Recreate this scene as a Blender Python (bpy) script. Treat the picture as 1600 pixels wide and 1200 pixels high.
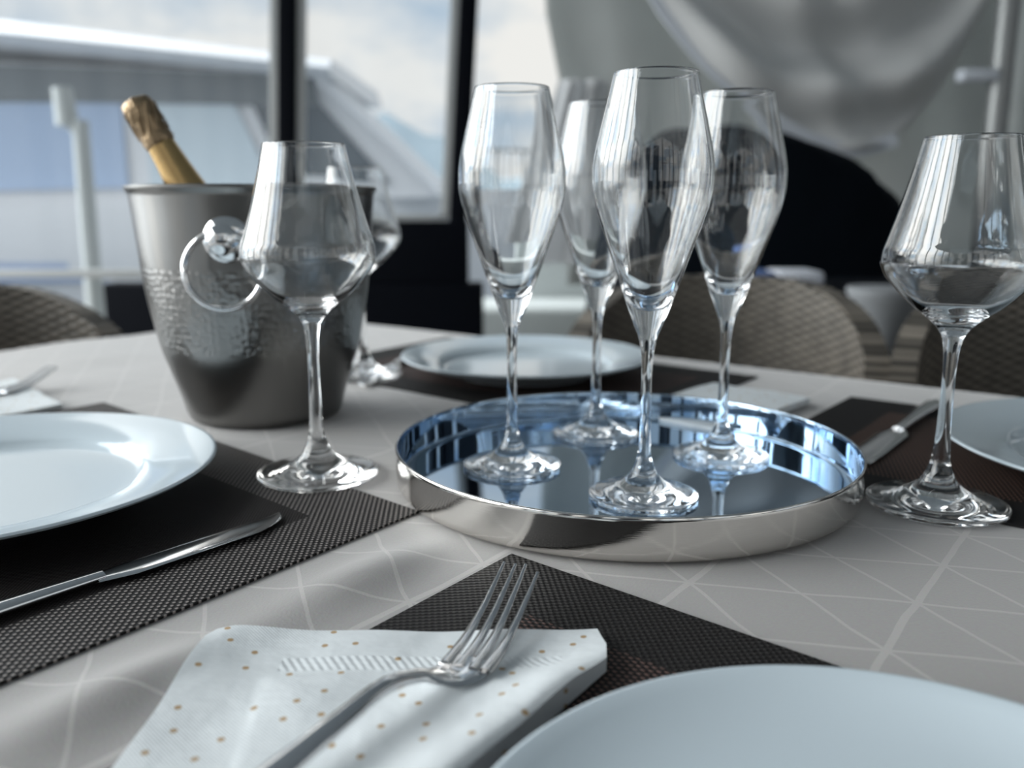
import bpy, bmesh, math, random
from math import sin, cos, pi, exp, sqrt, atan2, radians
from mathutils import Vector, Matrix
random.seed(7)
for o in list(bpy.data.objects):
    bpy.data.objects.remove(o, do_unlink=True)
SC = bpy.context.scene
COL = SC.collection
TZ = 0.75            # table-cloth height

# ------------------------------------------------------------------ camera
cam = bpy.data.cameras.new('camera')
camo = bpy.data.objects.new('camera', cam)
COL.objects.link(camo)
camo.location = (0, 0, TZ + 0.182)
camo.rotation_euler = (pi / 2 - 0.2011, 0, 0)
cam.sensor_fit = 'HORIZONTAL'
cam.sensor_width = 36
cam.lens = 1370.5 / 1600 * 36
cam.clip_start = 0.02
cam.clip_end = 3000
cam.dof.use_dof = True
cam.dof.focus_distance = 0.435
cam.dof.aperture_fstop = 5.4
SC.camera = camo

# ------------------------------------------------------------------ exposure
SC.view_settings.view_transform = 'Standard'
SC.view_settings.look = 'None'
SC.view_settings.gamma = 1
SC.view_settings.use_curve_mapping = False
SC.view_settings.exposure = 0.0
SC.cycles.max_bounces = 28
SC.cycles.transmission_bounces = 24
SC.cycles.glossy_bounces = 12
SC.cycles.transparent_max_bounces = 16
SC.cycles.blur_glossy = 0.3

# ------------------------------------------------------------------ sky
world = bpy.data.worlds.new('sky')
SC.world = world
world.use_nodes = True
wn = world.node_tree
wn.nodes.clear()
def W(t, **kw):
    n = wn.nodes.new(t)
    for k, v in kw.items():
        setattr(n, k, v)
    return n
wtc = W('ShaderNodeTexCoord')
wmap = W('ShaderNodeMapping'); wmap.inputs['Scale'].default_value = (1, 1, 2.2); wmap.inputs['Location'].default_value = (0.55, 0.10, 0.30)
wn.links.new(wtc.outputs['Generated'], wmap.inputs['Vector'])
wno = W('ShaderNodeTexNoise'); wno.inputs['Scale'].default_value = 3.6
wno.inputs['Detail'].default_value = 7; wno.inputs['Roughness'].default_value = 0.55
wn.links.new(wmap.outputs[0], wno.inputs['Vector'])
wra = W('ShaderNodeValToRGB')
wra.color_ramp.elements[0].position = 0.34; wra.color_ramp.elements[0].color = (0.40, 0.53, 0.66, 1)
wra.color_ramp.elements[1].position = 0.52; wra.color_ramp.elements[1].color = (0.86, 0.86, 0.83, 1)
wn.links.new(wno.outputs[0], wra.inputs[0])
# bright veiled sun behind the clouds, high on the left
wdot = W('ShaderNodeVectorMath', operation='DOT_PRODUCT')
wdot.inputs[1].default_value = Vector((-0.79, 0.07, 0.60)).normalized()
wn.links.new(wtc.outputs['Generated'], wdot.inputs[0])
wpw = W('ShaderNodeMapRange'); wpw.interpolation_type = 'SMOOTHSTEP'
wpw.inputs['From Min'].default_value = 0.60; wpw.inputs['From Max'].default_value = 1.0
wpw.inputs['To Min'].default_value = 1.0; wpw.inputs['To Max'].default_value = 13.0
wn.links.new(wdot.outputs['Value'], wpw.inputs['Value'])
wmul = W('ShaderNodeVectorMath', operation='SCALE')
wn.links.new(wra.outputs[0], wmul.inputs[0]); wn.links.new(wpw.outputs[0], wmul.inputs['Scale'])
wbg = W('ShaderNodeBackground'); wbg.inputs['Strength'].default_value = 1.0
wn.links.new(wmul.outputs[0], wbg.inputs['Color'])
wout = W('ShaderNodeOutputWorld')
wn.links.new(wbg.outputs[0], wout.inputs['Surface'])

# ------------------------------------------------------------------ helpers
SX, SY = 0.8, -0.6      # long axis of the table
NX, NY = 0.6, 0.8       # across the table
def sn(s, n, z=0.0):
    return Vector((s * SX + n * NX, s * SY + n * NY, z))
def to_sn(x, y):
    return x * SX + y * SY, x * NX + y * NY

def mesh_obj(name, verts, faces, mat=None, parent=None, smooth=True, sharp=40, mats=None, uvs=None):
    me = bpy.data.meshes.new(name)
    me.from_pydata([tuple(v) for v in verts], [], faces)
    me.update()
    if smooth:
        me.polygons.foreach_set('use_smooth', [True] * len(me.polygons))
        if sharp:
            me.set_sharp_from_angle(angle=radians(sharp))
    if mat:
        me.materials.append(mat)
    if uvs:
        l = me.uv_layers.new(name='UVMap')
        for p in me.polygons:
            for li in p.loop_indices:
                l.data[li].uv = uvs[me.loops[li].vertex_index]
    o = bpy.data.objects.new(name, me)
    COL.objects.link(o)
    if parent:
        o.parent = parent
    return o

def tag(o, label=None, cat=None, group=None, kind=None):
    if label: o['label'] = label
    if cat: o['category'] = cat
    if group: o['group'] = group
    if kind: o['kind'] = kind
    return o

def empty(name, loc, rz=0.0):
    o = bpy.data.objects.new(name, None)
    o.empty_display_size = 0.05
    o.location = loc
    o.rotation_euler = (0, 0, rz)
    COL.objects.link(o)
    return o

def copy_tree(o):
    c = o.copy(); COL.objects.link(c)
    for ch in list(o.children):
        d = ch.copy(); COL.objects.link(d); d.parent = c
        for g in list(ch.children):
            e = g.copy(); COL.objects.link(e); e.parent = d
    return c

class G:
    """collects verts and faces for one mesh"""
    def __init__(s):
        s.v = []; s.f = []; s.uv = []
    def add(s, vs, fs):
        b = len(s.v)
        s.v += [Vector(v) for v in vs]
        s.f += [tuple(b + i for i in f) for f in fs]
    def box(s, c, d, rot=None, bev=0.0):
        bm = bmesh.new()
        bmesh.ops.create_cube(bm, size=1)
        for v in bm.verts:
            v.co = Vector((v.co.x * d[0], v.co.y * d[1], v.co.z * d[2]))
        if bev:
            bmesh.ops.bevel(bm, geom=list(bm.edges), offset=bev, segments=3, profile=0.5, affect='EDGES')
        M = Matrix.Translation(Vector(c)) @ (rot.to_4x4() if rot else Matrix())
        bm.verts.ensure_lookup_table()
        s.add([M @ v.co for v in bm.verts], [[v.index for v in f.verts] for f in bm.faces])
        bm.free()
    def loft(s, rings, closed=True, cap=True):
        n = len(rings[0]); vs = []; fs = []
        for r in rings: vs += r
        for i in range(len(rings) - 1):
            for j in range(n if closed else n - 1):
                k = (j + 1) % n
                fs.append((i * n + j, i * n + k, (i + 1) * n + k, (i + 1) * n + j))
        if cap and closed:
            fs.append(tuple(range(n - 1, -1, -1)))
            fs.append(tuple((len(rings) - 1) * n + j for j in range(n)))
        s.add(vs, fs)
    def tube(s, pts, r, n=12, closed=False):
        pts = [Vector(p) for p in pts]
        m = len(pts); rings = []
        up = Vector((0, 0, 1))
        for i, p in enumerate(pts):
            if closed:
                t = (pts[(i + 1) % m] - pts[i - 1]).normalized()
            else:
                t = (pts[min(i + 1, m - 1)] - pts[max(i - 1, 0)]).normalized()
            a = t.cross(up)
            if a.length < 1e-3: a = t.cross(Vector((1, 0, 0)))
            a.normalize(); b = a.cross(t).normalized()
            rr = r[i] if isinstance(r, (list, tuple)) else r
            rings.append([p + a * rr * cos(2 * pi * j / n) + b * rr * sin(2 * pi * j / n) for j in range(n)])
        if closed:
            rings.append(rings[0])
            s.loft(rings, cap=False)
        else:
            s.loft(rings)
    def make(s, name, mat, parent=None, smooth=True, sharp=40):
        return mesh_obj(name, s.v, s.f, mat, parent, smooth, sharp)

def pchip(pts, k):
    """smooth dense curve through (z, r) control points, no overshoot"""
    t = [0.0]
    for a, b in zip(pts, pts[1:]):
        t.append(t[-1] + max(1e-6, sqrt((a[0] - b[0]) ** 2 + (a[1] - b[1]) ** 2)))
    out = []
    def sl(c):
        d = [(pts[i + 1][c] - pts[i][c]) / (t[i + 1] - t[i]) for i in range(len(pts) - 1)]
        m = [d[0]]
        for i in range(1, len(pts) - 1):
            if d[i - 1] * d[i] <= 0: m.append(0.0)
            else:
                w1 = 2 * (t[i + 1] - t[i]) + t[i] - t[i - 1]; w2 = t[i + 1] - t[i] + 2 * (t[i] - t[i - 1])
                m.append((w1 + w2) / (w1 / d[i - 1] + w2 / d[i]))
        m.append(d[-1]); return m
    mz, mr = sl(0), sl(1)
    for i in range(len(pts) - 1):
        h = t[i + 1] - t[i]
        for j in range(k):
            u = j / k
            a = 2 * u ** 3 - 3 * u ** 2 + 1; b = u ** 3 - 2 * u ** 2 + u; c = -2 * u ** 3 + 3 * u ** 2; d = u ** 3 - u ** 2
            out.append(tuple(a * pts[i][q] + b * h * m[i] + c * pts[i + 1][q] + d * h * m[i + 1] for q, m in ((0, mz), (1, mr))))
    out.append(tuple(pts[-1]))
    return out

def lathe_geo(prof, n=64, origin=(0, 0, 0), axis=None):
    """prof = list of (r, z); outward normals for an upward path"""
    vs = []; fs = []; rows = []
    M = Matrix.Translation(Vector(origin)) @ (axis.to_4x4() if axis else Matrix())
    for r, z in prof:
        if r < 1e-7:
            rows.append([len(vs)]); vs.append(M @ Vector((0, 0, z)))
        else:
            rows.append(list(range(len(vs), len(vs) + n)))
            for j in range(n):
                a = 2 * pi * j / n
                vs.append(M @ Vector((r * cos(a), r * sin(a), z)))
    for A, B in zip(rows, rows[1:]):
        for j in range(n):
            k = (j + 1) % n
            if len(A) == 1 and len(B) == 1: break
            if len(A) == 1: fs.append((A[0], B[k], B[j]))
            elif len(B) == 1: fs.append((A[j], A[k], B[0]))
            else: fs.append((A[j], A[k], B[k], B[j]))
    return vs, fs

def lathe(name, prof, mat, parent=None, n=64, origin=(0, 0, 0), axis=None, sharp=40):
    v, f = lathe_geo(prof, n, origin, axis)
    return mesh_obj(name, v, f, mat, parent, True, sharp)

# ------------------------------------------------------------------ materials
def new_mat(name):
    m = bpy.data.materials.new(name); m.use_nodes = True
    nt = m.node_tree
    return m, nt, nt.nodes.get('Principled BSDF')
def N_(nt, t, **kw):
    n = nt.nodes.new(t)
    for k, v in kw.items(): setattr(n, k, v)
    return n
def math_n(nt, op, a, b=None, c=None):
    n = N_(nt, 'ShaderNodeMath', operation=op)
    for i, x in enumerate((a, b, c)):
        if x is None: continue
        if hasattr(x, 'is_output'): nt.links.new(x, n.inputs[i])
        else: n.inputs[i].default_value = x
    return n.outputs[0]
def simple(name, col, rough=0.5, metal=0.0, spec=0.5, noise=0.0, nscale=40, bump=0.0, coat=0.0):
    m, nt, b = new_mat(name)
    b.inputs['Base Color'].default_value = (*col, 1)
    b.inputs['Roughness'].default_value = rough
    b.inputs['Metallic'].default_value = metal
    b.inputs['Specular IOR Level'].default_value = spec
    b.inputs['Coat Weight'].default_value = coat
    if noise or bump:
        tc = N_(nt, 'ShaderNodeTexCoord'); no = N_(nt, 'ShaderNodeTexNoise')
        no.inputs['Scale'].default_value = nscale; no.inputs['Detail'].default_value = 5
        nt.links.new(tc.outputs['Object'], no.inputs['Vector'])
        if noise:
            mx = N_(nt, 'ShaderNodeMix', data_type='RGBA')
            mx.inputs[6].default_value = (*[c * (1 - noise) for c in col], 1)
            mx.inputs[7].default_value = (*[min(1, c * (1 + noise)) for c in col], 1)
            nt.links.new(no.outputs[0], mx.inputs[0]); nt.links.new(mx.outputs[2], b.inputs['Base Color'])
        if bump:
            bp = N_(nt, 'ShaderNodeBump'); bp.inputs['Strength'].default_value = bump; bp.inputs['Distance'].default_value = 0.002
            nt.links.new(no.outputs[0], bp.inputs['Height']); nt.links.new(bp.outputs[0], b.inputs['Normal'])
    return m

M_glass, nt, b = new_mat('clear_glass')
b.inputs['Base Color'].default_value = (0.985, 0.99, 0.99, 1)
b.inputs['Roughness'].default_value = 0.0
b.inputs['Transmission Weight'].default_value = 1.0
b.inputs['IOR'].default_value = 1.52

M_mirror = simple('mirror_steel', (0.36, 0.47, 0.59), 0.035, 1.0)
M_polish = simple('polished_steel', (0.78, 0.78, 0.78), 0.09, 1.0)
M_cutlery = simple('cutlery_steel', (0.74, 0.74, 0.745), 0.10, 1.0)
# brushed outside of the tray
M_brush, nt, b = new_mat('brushed_steel')
b.inputs['Base Color'].default_value = (0.78, 0.755, 0.72, 1); b.inputs['Metallic'].default_value = 1
b.inputs['Roughness'].default_value = 0.09
tc = N_(nt, 'ShaderNodeTexCoord'); mp = N_(nt, 'ShaderNodeMapping'); mp.inputs['Scale'].default_value = (60, 60, 2500)
no = N_(nt, 'ShaderNodeTexNoise'); no.inputs['Scale'].default_value = 1; no.inputs['Detail'].default_value = 2
nt.links.new(tc.outputs['Object'], mp.inputs[0]); nt.links.new(mp.outputs[0], no.inputs['Vector'])
bp = N_(nt, 'ShaderNodeBump'); bp.inputs['Strength'].default_value = 0.05; bp.inputs['Distance'].default_value = 0.0005
nt.links.new(no.outputs[0], bp.inputs['Height']); nt.links.new(bp.outputs[0], b.inputs['Normal'])

# bucket: satin steel with a hammered band
M_bucket, nt, b = new_mat('hammered_steel')
b.inputs['Base Color'].default_value = (0.25, 0.246, 0.238, 1); b.inputs['Metallic'].default_value = 1
b.inputs['Roughness'].default_value = 0.28
tc = N_(nt, 'ShaderNodeTexCoord'); vo = N_(nt, 'ShaderNodeTexVoronoi', feature='SMOOTH_F1'); vo.inputs['Scale'].default_value = 215; vo.inputs['Randomness'].default_value = 0.55
nt.links.new(tc.outputs['Object'], vo.inputs['Vector'])
sep = N_(nt, 'ShaderNodeSeparateXYZ'); nt.links.new(tc.outputs['Object'], sep.inputs[0])
m1 = math_n(nt, 'GREATER_THAN', sep.outputs[2], 0.064); m2 = math_n(nt, 'LESS_THAN', sep.outputs[2], 0.132)
bp = N_(nt, 'ShaderNodeBump'); bp.inputs['Distance'].default_value = 0.0011
nt.links.new(math_n(nt, 'MULTIPLY', math_n(nt, 'MULTIPLY', m1, m2), 0.9), bp.inputs['Strength'])
nt.links.new(vo.outputs['Distance'], bp.inputs['Height']); nt.links.new(bp.outputs[0], b.inputs['Normal'])

M_china = simple('white_porcelain', (0.57, 0.65, 0.70), 0.09, 0, 0.5, coat=0.1)
M_gold = simple('gold_foil', (0.62, 0.42, 0.19), 0.27, 1.0, bump=0.15, nscale=60)
M_goldcr = simple('crinkled_gold_foil', (0.36, 0.26, 0.16), 0.34, 0.9, noise=0.3, nscale=120, bump=1.0)
M_bottle = simple('dark_green_glass', (0.012, 0.03, 0.015), 0.05)

# table cloth: taupe damask with a lattice of paler lines
M_cloth, nt, b = new_mat('damask_cloth')
tc = N_(nt, 'ShaderNodeTexCoord')
uvn = N_(nt, 'ShaderNodeUVMap'); uvn.uv_map = 'UVMap'
wob = N_(nt, 'ShaderNodeTexNoise'); wob.inputs['Scale'].default_value = 14; wob.inputs['Detail'].default_value = 2
nt.links.new(uvn.outputs[0], wob.inputs['Vector'])
wv = N_(nt, 'ShaderNodeVectorMath', operation='MULTIPLY_ADD'); wv.inputs[1].default_value = (0.008, 0.008, 0)
nt.links.new(wob.outputs['Color'], wv.inputs[0]); nt.links.new(uvn.outputs[0], wv.inputs[2])
sp = N_(nt, 'ShaderNodeSeparateXYZ'); nt.links.new(wv.outputs[0], sp.inputs[0])
us = math_n(nt, 'ADD', sp.outputs[0], 0.077 - 0.004); vs_ = math_n(nt, 'ADD', sp.outputs[1], -0.4174 - 0.004)
def line(expr, period, half):
    a = math_n(nt, 'PINGPONG', expr, period / 2)
    return math_n(nt, 'LESS_THAN', a, half)
l1 = line(us, 0.0955, 0.0017)
l2 = line(math_n(nt, 'MULTIPLY_ADD', us, -0.452, vs_), 0.0545, 0.0011)
l3 = line(math_n(nt, 'MULTIPLY_ADD', us, 0.69, vs_), 0.0545, 0.0012)
ln = math_n(nt, 'MAXIMUM', math_n(nt, 'MAXIMUM', l1, l2), l3)
blot = N_(nt, 'ShaderNodeTexNoise'); blot.inputs['Scale'].default_value = 700; blot.inputs['Detail'].default_value = 2
nt.links.new(uvn.outputs[0], blot.inputs['Vector'])
mx = N_(nt, 'ShaderNodeMix', data_type='RGBA'); mx.inputs[6].default_value = (0.345, 0.33, 0.32, 1); mx.inputs[7].default_value = (0.445, 0.425, 0.41, 1)
nt.links.new(ln, mx.inputs[0])
mx2 = N_(nt, 'ShaderNodeMix', data_type='RGBA', blend_type='MULTIPLY'); mx2.inputs[0].default_value = 0.18
nt.links.new(mx.outputs[2], mx2.inputs[6]); nt.links.new(blot.outputs['Color'], mx2.inputs[7])
nt.links.new(mx2.outputs[2], b.inputs['Base Color'])
b.inputs['Roughness'].default_value = 0.62
b.inputs['Specular IOR Level'].default_value = 0.35
b.inputs['Sheen Weight'].default_value = 0.5; b.inputs['Sheen Roughness'].default_value = 0.4
bp = N_(nt, 'ShaderNodeBump'); bp.inputs['Strength'].default_value = 0.25; bp.inputs['Distance'].default_value = 0.0006
nt.links.new(blot.outputs[0], bp.inputs['Height']); nt.links.new(bp.outputs[0], b.inputs['Normal'])

def mat_weave(name, wid, hei, bcol, bdark, icol, idark, border=0.047, p=0.0024, ix=1.0, iy=1.0, rough=0.6):
    """PVC place mat: coarse basket weave border, finer panel inside; UV in metres"""
    m, nt, b = new_mat(name)
    uvn = N_(nt, 'ShaderNodeUVMap'); uvn.uv_map = 'UVMap'
    sp = N_(nt, 'ShaderNodeSeparateXYZ'); nt.links.new(uvn.outputs[0], sp.inputs[0])
    u, v = sp.outputs[0], sp.outputs[1]
    du = math_n(nt, 'MINIMUM', u, math_n(nt, 'SUBTRACT', wid, u)); dv = math_n(nt, 'MINIMUM', v, math_n(nt, 'SUBTRACT', hei, v))
    inner = math_n(nt, 'GREATER_THAN', math_n(nt, 'MINIMUM', du, dv), border)
    def weave(pu, pv):
        a = math_n(nt, 'SINE', math_n(nt, 'MULTIPLY', u, 2 * pi / pu)); c = math_n(nt, 'SINE', math_n(nt, 'MULTIPLY', v, 2 * pi / pv))
        return math_n(nt, 'MULTIPLY_ADD', math_n(nt, 'MULTIPLY', a, c), 0.5, 0.5)
    w1 = weave(p, p); w2 = weave(p * ix, p * iy)
    def ramp(fac, lo, hi, c0, c1):
        r = N_(nt, 'ShaderNodeValToRGB')
        r.color_ramp.elements[0].position = lo; r.color_ramp.elements[0].color = (*c0, 1)
        r.color_ramp.elements[1].position = hi; r.color_ramp.elements[1].color = (*c1, 1)
        nt.links.new(fac, r.inputs[0]); return r.outputs[0]
    c1 = ramp(w1, 0.60, 0.86, bdark, bcol); c2 = ramp(w2, 0.58, 0.80, idark, icol)
    mx = N_(nt, 'ShaderNodeMix', data_type='RGBA')
    nt.links.new(inner, mx.inputs[0]); nt.links.new(c1, mx.inputs[6]); nt.links.new(c2, mx.inputs[7])
    nt.links.new(mx.outputs[2], b.inputs['Base Color'])
    hm = N_(nt, 'ShaderNodeMix', data_type='FLOAT')
    nt.links.new(inner, hm.inputs[0]); nt.links.new(w1, hm.inputs[2]); nt.links.new(w2, hm.inputs[3])
    bp = N_(nt, 'ShaderNodeBump'); bp.inputs['Strength'].default_value = 0.7; bp.inputs['Distance'].default_value = 0.0006
    nt.links.new(hm.outputs[0], bp.inputs['Height']); nt.links.new(bp.outputs[0], b.inputs['Normal'])
    b.inputs['Roughness'].default_value = rough
    b.inputs['Specular IOR Level'].default_value = 0.15
    return m

# paper napkin: white, dotted with small tan spots, embossed
M_napkin, nt, b = new_mat('dotted_paper')
uvn = N_(nt, 'ShaderNodeUVMap'); uvn.uv_map = 'UVMap'
vo = N_(nt, 'ShaderNodeTexVoronoi'); vo.inputs['Scale'].default_value = 56; vo.inputs['Randomness'].default_value = 0.8; vo.voronoi_dimensions = '2D'
nt.links.new(uvn.outputs[0], vo.inputs['Vector'])
dot = math_n(nt, 'LESS_THAN', vo.outputs['Distance'], 0.074)
mx = N_(nt, 'ShaderNodeMix', data_type='RGBA'); mx.inputs[6].default_value = (0.70, 0.735, 0.75, 1); mx.inputs[7].default_value = (0.42, 0.29, 0.16, 1)
nt.links.new(dot, mx.inputs[0]); nt.links.new(mx.outputs[2], b.inputs['Base Color'])
sp = N_(nt, 'ShaderNodeSeparateXYZ'); nt.links.new(uvn.outputs[0], sp.inputs[0])
e1 = math_n(nt, 'SINE', math_n(nt, 'MULTIPLY', sp.outputs[0], 2 * pi / 0.0016)); e2 = math_n(nt, 'SINE', math_n(nt, 'MULTIPLY', sp.outputs[1], 2 * pi / 0.0016))
bp = N_(nt, 'ShaderNodeBump'); bp.inputs['Strength'].default_value = 0.22; bp.inputs['Distance'].default_value = 0.0004
rib = math_n(nt, 'SINE', math_n(nt, 'MULTIPLY_ADD', sp.outputs[1], 2 * pi / 0.006, math_n(nt, 'MULTIPLY', sp.outputs[0], 2 * pi / 0.0034)))
band = math_n(nt, 'MULTIPLY', math_n(nt, 'MULTIPLY', math_n(nt, 'GREATER_THAN', sp.outputs[1], 0.3135), math_n(nt, 'LESS_THAN', sp.outputs[1], 0.3235)), math_n(nt, 'MULTIPLY', math_n(nt, 'GREATER_THAN', sp.outputs[0], -0.092), math_n(nt, 'LESS_THAN', sp.outputs[0], 0.02)))
nt.links.new(math_n(nt, 'MULTIPLY_ADD', math_n(nt, 'MULTIPLY', rib, band), 2.5, math_n(nt, 'MULTIPLY', e1, e2)), bp.inputs['Height'])
nz = N_(nt, 'ShaderNodeTexNoise'); nz.inputs['Scale'].default_value = 45; nz.inputs['Detail'].default_value = 3
nt.links.new(uvn.outputs[0], nz.inputs['Vector'])
bp2 = N_(nt, 'ShaderNodeBump'); bp2.inputs['Strength'].default_value = 0.5; bp2.inputs['Distance'].default_value = 0.003
nt.links.new(nz.outputs[0], bp2.inputs['Height']); nt.links.new(bp.outputs[0], bp2.inputs['Normal'])
nt.links.new(bp2.outputs[0], b.inputs['Normal'])
b.inputs['Roughness'].default_value = 0.75
b.inputs['Specular IOR Level'].default_value = 0.2

# wicker
def wicker(name, c0, c1, su=0.011, sv=0.007):
    m, nt, b = new_mat(name)
    uvn = N_(nt, 'ShaderNodeUVMap'); uvn.uv_map = 'UVMap'
    sp = N_(nt, 'ShaderNodeSeparateXYZ'); nt.links.new(uvn.outputs[0], sp.inputs[0])
    a = math_n(nt, 'SINE', math_n(nt, 'MULTIPLY', sp.outputs[0], pi / (su * 2))); c = math_n(nt, 'SINE', math_n(nt, 'MULTIPLY', sp.outputs[1], pi / sv))
    w = math_n(nt, 'MULTIPLY_ADD', math_n(nt, 'MULTIPLY', a, c), 0.5, 0.5)
    no = N_(nt, 'ShaderNodeTexNoise'); no.inputs['Scale'].default_value = 25; nt.links.new(uvn.outputs[0], no.inputs['Vector'])
    f = math_n(nt, 'MULTIPLY', w, math_n(nt, 'ADD', no.outputs[0], 0.45))
    r = N_(nt, 'ShaderNodeValToRGB')
    r.color_ramp.elements[0].position = 0.2; r.color_ramp.elements[0].color = (*c0, 1)
    r.color_ramp.elements[1].position = 0.85; r.color_ramp.elements[1].color = (*c1, 1)
    nt.links.new(f, r.inputs[0]); nt.links.new(r.outputs[0], b.inputs['Base Color'])
    bp = N_(nt, 'ShaderNodeBump'); bp.inputs['Strength'].default_value = 0.9; bp.inputs['Distance'].default_value = 0.004
    nt.links.new(w, bp.inputs['Height']); nt.links.new(bp.outputs[0], b.inputs['Normal'])
    b.inputs['Roughness'].default_value = 0.55
    return m
M_wicker = wicker('grey_brown_wicker', (0.025, 0.022, 0.018), (0.20, 0.175, 0.145))

def fabric(name, col, trans=0.4, nscale=3.0, var=0.12):
    m, nt, b = new_mat(name)
    out = nt.nodes.get('Material Output')
    tc = N_(nt, 'ShaderNodeTexCoord'); no = N_(nt, 'ShaderNodeTexNoise'); no.inputs['Scale'].default_value = nscale
    nt.links.new(tc.outputs['Object'], no.inputs['Vector'])
    mx = N_(nt, 'ShaderNodeMix', data_type='RGBA')
    mx.inputs[6].default_value = (*[c * (1 - var) for c in col], 1); mx.inputs[7].default_value = (*[min(1, c * (1 + var)) for c in col], 1)
    nt.links.new(no.outputs[0], mx.inputs[0])
    nt.links.new(mx.outputs[2], b.inputs['Base Color']); b.inputs['Roughness'].default_value = 0.85; b.inputs['Specular IOR Level'].default_value = 0.1
    tr = N_(nt, 'ShaderNodeBsdfTranslucent'); nt.links.new(mx.outputs[2], tr.inputs[0])
    ms = N_(nt, 'ShaderNodeMixShader'); ms.inputs[0].default_value = trans
    nt.links.new(b.outputs[0], ms.inputs[1]); nt.links.new(tr.outputs[0], ms.inputs[2]); nt.links.new(ms.outputs[0], out.inputs[0])
    return m
M_roof = fabric('canopy_fabric', (0.40, 0.44, 0.47), 0.30, 1.5, 0.05)
M_canvas = fabric('grey_white_canvas', (0.58, 0.60, 0.59), 0.38)
M_swag = fabric('pale_swag_canvas', (0.78, 0.79, 0.79), 0.30, 2.0, 0.06)
M_hem = simple('blue_grey_hem', (0.66, 0.70, 0.76), 0.8)
M_gauze = fabric('pale_sheer_sheet', (0.70, 0.71, 0.72), 0.45)

# clear vinyl: nearly transparent, slightly milky, glossy
M_vinyl, nt, b = new_mat('clear_vinyl')
out = nt.nodes.get('Material Output')
tp = N_(nt, 'ShaderNodeBsdfTransparent'); tp.inputs[0].default_value = (0.96, 0.97, 0.98, 1)
gl = N_(nt, 'ShaderNodeBsdfGlossy'); gl.inputs['Roughness'].default_value = 0.05
df = N_(nt, 'ShaderNodeBsdfTranslucent'); df.inputs[0].default_value = (0.85, 0.88, 0.9, 1)
s1 = N_(nt, 'ShaderNodeMixShader'); s1.inputs[0].default_value = 0.012
s2 = N_(nt, 'ShaderNodeMixShader'); s2.inputs[0].default_value = 0.03
nt.links.new(tp.outputs[0], s1.inputs[1]); nt.links.new(gl.outputs[0], s1.inputs[2])
nt.links.new(s1.outputs[0], s2.inputs[1]); nt.links.new(df.outputs[0], s2.inputs[2]); nt.links.new(s2.outputs[0], out.inputs[0])

M_black = simple('black_paint', (0.002, 0.003, 0.006), 0.7, 0, 0.08)
M_darkwall = simple('dark_blue_grey_panel', (0.03, 0.035, 0.042), 0.6, 0, 0.2)
M_cover = simple('black_cover', (0.002, 0.004, 0.007), 0.85, 0, 0.08, bump=0.3, nscale=8)
M_deck = simple('deck_boards', (0.20, 0.19, 0.18), 0.7, noise=0.2, nscale=6)
M_wood = simple('dark_table_wood', (0.06, 0.045, 0.035), 0.5)
M_white = simple('white_gelcoat', (0.55, 0.57, 0.60), 0.25)
M_greyw = simple('pale_grey_paint', (0.50, 0.52, 0.52), 0.5)
M_tint = simple('tinted_boat_glass', (0.05, 0.065, 0.08), 0.12)
M_blue = simple('blue_hull_stripe', (0.20, 0.27, 0.42), 0.3)
M_conc = simple('pale_concrete', (0.42, 0.43, 0.44), 0.9, noise=0.15, nscale=2)
M_sea = simple('harbour_water', (0.10, 0.14, 0.18), 0.18, bump=0.5, nscale=1.2)
M_hill = simple('distant_hill', (0.26, 0.33, 0.38), 1.0, noise=0.2, nscale=0.02)
M_steel = simple('satin_steel_pole', (0.30, 0.31, 0.31), 0.42, 0.6)
M_stan = simple('weathered_post', (0.36, 0.39, 0.39), 0.6)
M_blueclo = simple('blue_cloth', (0.06, 0.11, 0.26), 0.85)
M_whiteclo = simple('white_cloth', (0.55, 0.57, 0.62), 0.85)
M_rubber = simple('dark_foot', (0.02, 0.02, 0.02), 0.7)

# ------------------------------------------------------------------ the setting
g = G(); g.box((0.4, 0.1, -0.05), (6.4, 6.6, 0.1))
tag(g.make('floor', M_deck, smooth=False), kind='structure')
# canopy roof, gently pitched
g = G()
xs = [-2.3 + 5.8 * i / 24 for i in range(25)]
for (y0, y1) in ((-2.9, 3.35),):
    rings = []
    for x in xs:
        z = 2.62 + 0.35 * (1 - abs((x - 0.6) / 2.9))
        rings.append([Vector((x, y0, z)), Vector((x, y1, z)), Vector((x, y1, z + 0.02)), Vector((x, y0, z + 0.02))])
    g.loft(rings)
tag(g.make('ceiling', M_roof), kind='structure')

def post(name, x0, x1, y, z0, z1, w=0.06):
    g = G()
    d = Vector((x1 - x0, 0, z1 - z0)); L = d.length
    rot = d.to_track_quat('Z', 'Y').to_matrix()
    g.box(((x0 + x1) / 2, y, (z0 + z1) / 2), (w, w, L), rot, 0.006)
    return tag(g.make(name, M_black), kind='structure')
WY = 3.05
def lean(xt, xb):           # x on the post at height z, from the two sightings
    k = (xt - xb) / (0.83 - (-0.05)); return lambda zr: xb + k * (zr + 0.05)
p1 = lean(-0.728, -0.776); p2 = lean(-0.14, -0.196)
post('trim_1', p1(-TZ), p1(1.95), WY, 0.0, TZ + 1.95)
post('trim_2', p2(-TZ), p2(1.95), WY, 0.0, TZ + 1.95, 0.058)
# low black parapet under the windows
g = G(); g.box((-0.75, WY, 0.335), (1.30, 0.10, 0.67), None, 0.01); g.box((-0.46, WY, 0.775), (0.62, 0.09, 0.21), None, 0.008)
tag(g.make('wall_far', M_black), kind='structure')
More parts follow.
